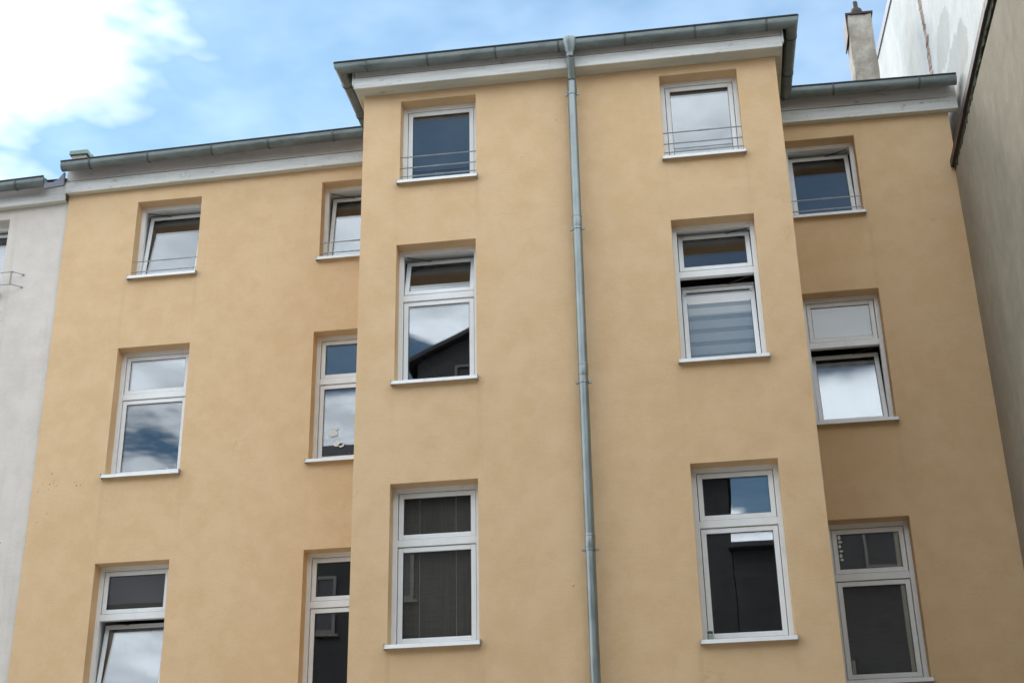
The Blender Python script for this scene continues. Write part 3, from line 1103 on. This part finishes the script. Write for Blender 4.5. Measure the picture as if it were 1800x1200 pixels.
for i in range(len(top) - 1):
    (ya, za), (yb, zb_) = top[i], top[i + 1]
    (yc, zc), (yd, zd) = bot[i], bot[i + 1]
    m.face([(GX - 0.016, ya, za), (GX - 0.016, yb, zb_), (GX - 0.010, yd, zd), (GX - 0.010, yc, zc)])
    m.face([(GX - 0.010, yc, zc), (GX - 0.010, yd, zd), (GX + 0.001, yd, zd - 0.004), (GX + 0.001, yc, zc - 0.004)])
m.build('mossy_mortar_joint', 'moss', rn)

# ------------------------------------------------------------------ houses across the courtyard (seen as reflections)
def opposite(name, label, x0, x1, yf, depth, eave, ridge, win_cols, floors, dormers, chimneys=()):
    t_ = thing(name, label, 'building')
    m = MB()
    m.box(x0, x1, yf - depth, yf, 0, eave)
    m.build('wall', 'opposite_render', t_)
    m = MB()
    yr = yf - depth / 2
    m.prism([(yf + 0.35, eave - 0.08), (yf + 0.35, eave + 0.05), (yr, ridge), (yf - depth - 0.35, eave + 0.05), (yf - depth - 0.35, eave - 0.08)], 'x', x0 - 0.1, x1 + 0.1)
    m.build('roof', 'roof_tile', t_)
    for xc in win_cols:
        for z in floors:
            m = MB()
            ring(m, xc - 0.6, xc + 0.6, z, z + 1.7, 0.09, yf + 0.002, yf + 0.06)
            m.box(xc - 0.04, xc + 0.04, yf + 0.003, yf + 0.055, z + 0.09, z + 1.61)
            wv = m.build('window', 'old_frame', t_)
            m = MB()
            m.box(xc - 0.52, xc + 0.52, yf + 0.004, yf + 0.02, z + 0.08, z + 1.62)
            m.build('pane', 'dark_wire', wv)
            m = MB()
            m.box(xc - 0.7, xc + 0.7, yf + 0.001, yf + 0.12, z - 0.08, z - 0.02)
            m.build('sill', 'old_frame', wv)
    for (a, b, zt_) in dormers:
        mid_ = (a + b) / 2
        zs_ = zt_ - 0.9
        m = MB()
        m.prism([(a, eave - 0.2), (b, eave - 0.2), (b, zs_), (mid_, zt_ - 0.08), (a, zs_)], 'y', yf - 4.5, yf - 0.6)
        dm = m.build('dormer', 'roof_tile', t_)
        m = MB()
        m.prism([(a - 0.3, zs_ - 0.12), (mid_, zt_ - 0.06), (b + 0.3, zs_ - 0.12), (b + 0.3, zs_), (mid_, zt_ + 0.08), (a - 0.3, zs_)], 'y', yf - 4.7, yf - 0.3)
        m.build('dormer_roof', 'roof_tile', dm)
        m = MB()
        ring(m, mid_ - 0.7, mid_ + 0.7, eave + 0.3, zs_ - 0.2, 0.08, yf - 0.599, yf - 0.55)
        m.build('dormer_window', 'old_frame', dm)
    for xc in chimneys:
        m = MB()
        m.box(xc - 0.35, xc + 0.35, yr - 0.4, yr + 0.4, ridge - 0.8, ridge + 1.3)
        m.box(xc - 0.42, xc + 0.42, yr - 0.47, yr + 0.47, ridge + 1.301, ridge + 1.42)
        m.build('chimney', 'opposite_render', t_)
    return t_


opposite('courtyard_house', 'tall dark roofed house across the courtyard mirrored in the lower panes', -13.5, 2.0, -20.5, 11, 14.3, 19.3,
         [-12, -10, -7, -3.5, 0], [1.6, 4.9, 8.2, 11.4], [(-6.5, -2.9, 19.4)], (-9.5, 0.9))
opposite('corner_house', 'low house across the courtyard mirrored at the foot of the leftmost windows', -32, -13.7, -21.0, 10, 12.6, 15.5,
         [-30, -27, -24, -21, -18, -15.5], [1.6, 4.9, 8.2], [])
opposite('garden_house', 'lower house across the courtyard mirrored in the right windows', 2.02, 26, -20.52, 10, 12.3, 13.1,
         [4.5, 8, 11.5, 15, 18.5], [1.6, 4.9, 8.2], [(4.4, 8.5, 15.0)], (11.0,))

# ------------------------------------------------------------------ blinds, curtains and small things at the windows
def cloth_panel(mat, name, x0, x1, y, z0, z1, parent=None, amp=0.0, freq=40, thick=0.003):
    m = MB()
    n = 40 if amp else 1
    pr = []
    for i in range(n + 1):
        x = x0 + (x1 - x0) * i / n
        pr.append((x, y + amp * math.sin(x * freq)))
    pr2 = [(x, yy + thick) for x, yy in reversed(pr)]
    m.prism(pr + pr2, 'z', z0, z1)
    return m.build(name, mat, parent, smooth=bool(amp))


def tag(o, label, cat):
    o['label'] = label
    o['category'] = cat
    return o


def win_in(k):
    pl, x0, x1, z0, z1 = WIN[k][:5]
    return x0 + 0.06, x1 - 0.06, z0, z1, Y0[pl] + RV + 0.12


# bamboo blind, A3
x0, x1, z0, z1, y = win_in('A3')
bl = thing('bamboo_blind', 'brown bamboo blind with two pale cords in lowest window left of downpipe', 'blind')
cloth_panel('bamboo', 'slat_sheet', x0 + 0.02, x1 - 0.02, y, z0 + 0.05, z1 - 0.05, bl)
for xx in (x0 + 0.24, x1 - 0.25):
    m = MB()
    m.tube([(xx, y - 0.006, z0 + 0.1), (xx - 0.004, y - 0.006, z1 - 0.1)], 0.0035, 6)
    m.build('cord', 'fabric_grey', bl)
m = MB()
m.tube([(x0, y + 0.01, z1 - 0.04), (x1, y + 0.01, z1 - 0.04)], 0.025, 10)
m.build('roller', 'bamboo', bl, smooth=True)

# striped day-and-night blind, B2
x0, x1, z0, z1, y = win_in('B2')
bl = thing('striped_blind', 'pale striped roller blind behind tilted window right of the downpipe', 'blind')
y += 0.07
zt = z1 - TR_OFF - 0.10
k = 0
z = z0 + 0.06
while z < zt - 0.10:
    hgt = 0.115 if k % 2 == 0 else 0.055
    cloth_panel('fabric_white' if k % 2 == 0 else 'fabric_grey', 'fabric_band', x0 + 0.03, x1 - 0.03, y + (0.0 if k % 2 == 0 else 0.004), z, min(z + hgt, zt - 0.08) - 0.001, bl)
    z += hgt
    k += 1
m = MB()
m.tube([(x0 + 0.02, y + 0.02, zt - 0.03), (x1 - 0.02, y + 0.02, zt - 0.03)], 0.028, 10)
m.build('roller', 'fabric_white', bl, smooth=True)

# white curtain, E2 lower sash
x0, x1, z0, z1, y = win_in('E2')
tag(cloth_panel('curtain_cloth', 'white_curtain', x0 + 0.02, x1 - 0.02, y + 0.11, z0 + 0.02, z1 - TR_OFF - 0.16, amp=0.006, freq=28),
    'white curtain behind the tilted lower sash of the right wing', 'curtain')
# dark blind, E3
x0, x1, z0, z1, y = win_in('E3')
tag(cloth_panel('dark_blind', 'dark_blind', x0 + 0.02, x1 - 0.02, y, z0 + 0.04, z1 - 0.06),
    'dark brown roller blind in the lowest right wing window', 'blind')
# roller blind down in the top light of B2 and the bare left wing windows keep empty rooms
x0, x1, z0, z1, y = win_in('C3')
tag(cloth_panel('dark_blind', 'half_blind', x0 + 0.02, x1 - 0.02, y + 0.05, z1 - 0.68, z1 - 0.06),
    'short dark blind behind the upper pane of the lowest left wing window', 'blind')

# paper stickers on the panes
def sticker_shapes(parent, pts, y, mat='sticker'):
    for (x, z, r, sq) in pts:
        m = MB()
        n = 10
        m.prism([(x + r * sq * math.cos(2 * math.pi * i / n) * (1 + 0.15 * math.sin(3 * i)), z + r * math.sin(2 * math.pi * i / n) * (1 + 0.12 * math.cos(2 * i))) for i in range(n)],
                'y', y - 0.0015, y - 0.0003)
        m.build('sticker', mat, parent)


pl, x0, x1, z0, z1 = WIN['D2'][:5]
yp = D + RV + 0.014 + 0.018
sticker_shapes(WINOBJ['D2'], [(x0 + 0.26, z0 + 0.45, 0.05, 1.3), (x0 + 0.29, z0 + 0.52, 0.035, 1.1), (x0 + 0.33, z0 + 0.30, 0.045, 1.5), (x0 + 0.38, z0 + 0.27, 0.03, 1.2)], yp)
pl, x0, x1, z0, z1 = WIN['E3'][:5]
sticker_shapes(WINOBJ['E3'], [(x0 + 0.150, z1 - 0.16, 0.03, 0.6), (x0 + 0.158, z1 - 0.215, 0.016, 1.5), (x0 + 0.148, z1 - 0.27, 0.024, 0.7), (x0 + 0.16, z1 - 0.33, 0.014, 1.6), (x0 + 0.150, z1 - 0.39, 0.026, 0.6), (x0 + 0.158, z1 - 0.44, 0.014, 1.4)], yp)

# small jar on the sill of B3
jar = thing('glass_jar', 'small glass jar with dark lid on the sill right of the downpipe', 'jar')
jx, jy, jz = 1.325, 0.04, 5.160 + 0.011
m = MB()
m.tube([(jx, jy, jz), (jx, jy, jz + 0.006), (jx, jy, jz + 0.065), (jx, jy, jz + 0.078)], [0.030, 0.035, 0.035, 0.028], 16)
m.build('glass_body', 'jar_glass', jar, smooth=True)
m = MB()
m.tube([(jx, jy, jz + 0.078), (jx, jy, jz + 0.096)], 0.031, 16)
m.build('lid', 'jar_lid', jar, smooth=True)

# flowering pot plants on the inner sills
def pot_plant(x, y, z, label, seed, hgt=0.22):
    random.seed(seed)
    t_ = thing('pot_plant', label, 'plant', group=None)
    m = MB()
    m.tube([(x, y, z), (x, y, z + 0.11)], [0.05, 0.07], 14)
    m.build('pot', 'terracotta', t_, smooth=True)
    m = MB()
    f = MB()
    for i in range(60):
        a = random.uniform(0, 6.28)
        r_ = random.uniform(0.0, 0.12)
        zz = z + 0.11 + random.uniform(0, hgt)
        c = Vector((x + r_ * math.cos(a), y + r_ * math.sin(a) * 0.6, zz))
        u = Vector((random.uniform(-1, 1), random.uniform(-1, 1), random.uniform(-0.4, 1))).normalized() * 0.035
        v = u.cross(Vector((random.uniform(-1, 1), random.uniform(-1, 1), random.uniform(-1, 1)))).normalized() * 0.016
        (f if (i % 4 == 0 and zz > z + 0.2) else m).face([c - u, c + v, c + u, c - v])
    m.build('foliage', 'leaf', t_, kind='stuff')
    if f.f:
        f.build('blossom', 'petal', t_, kind='stuff')


x0, x1, z0, z1, y = win_in('C2')
pot_plant(x1 - 0.25, y + 0.12, z0 - 0.05, 'pot plant behind the cloudy left wing pane, lower right corner', 5)
x0, x1, z0, z1, y = win_in('D2')
pot_plant(x0 + 0.42, y + 0.12, z0 - 0.08, 'pot plant behind the stickered pane beside the projecting bay', 9, 0.2)
# inner window boards carry the plants
for k in ('C2', 'D2'):
    x0, x1, z0, z1, y = win_in(k)
    m = MB()
    zz = z0 - (0.05 if k == 'C2' else 0.08)
    m.box(x0 - 0.05, x1 + 0.05, y + 0.015, y + 0.26, zz - 0.03, zz - 0.0005)
    m.build('inner_board', 'white_frame', WINOBJ[k])
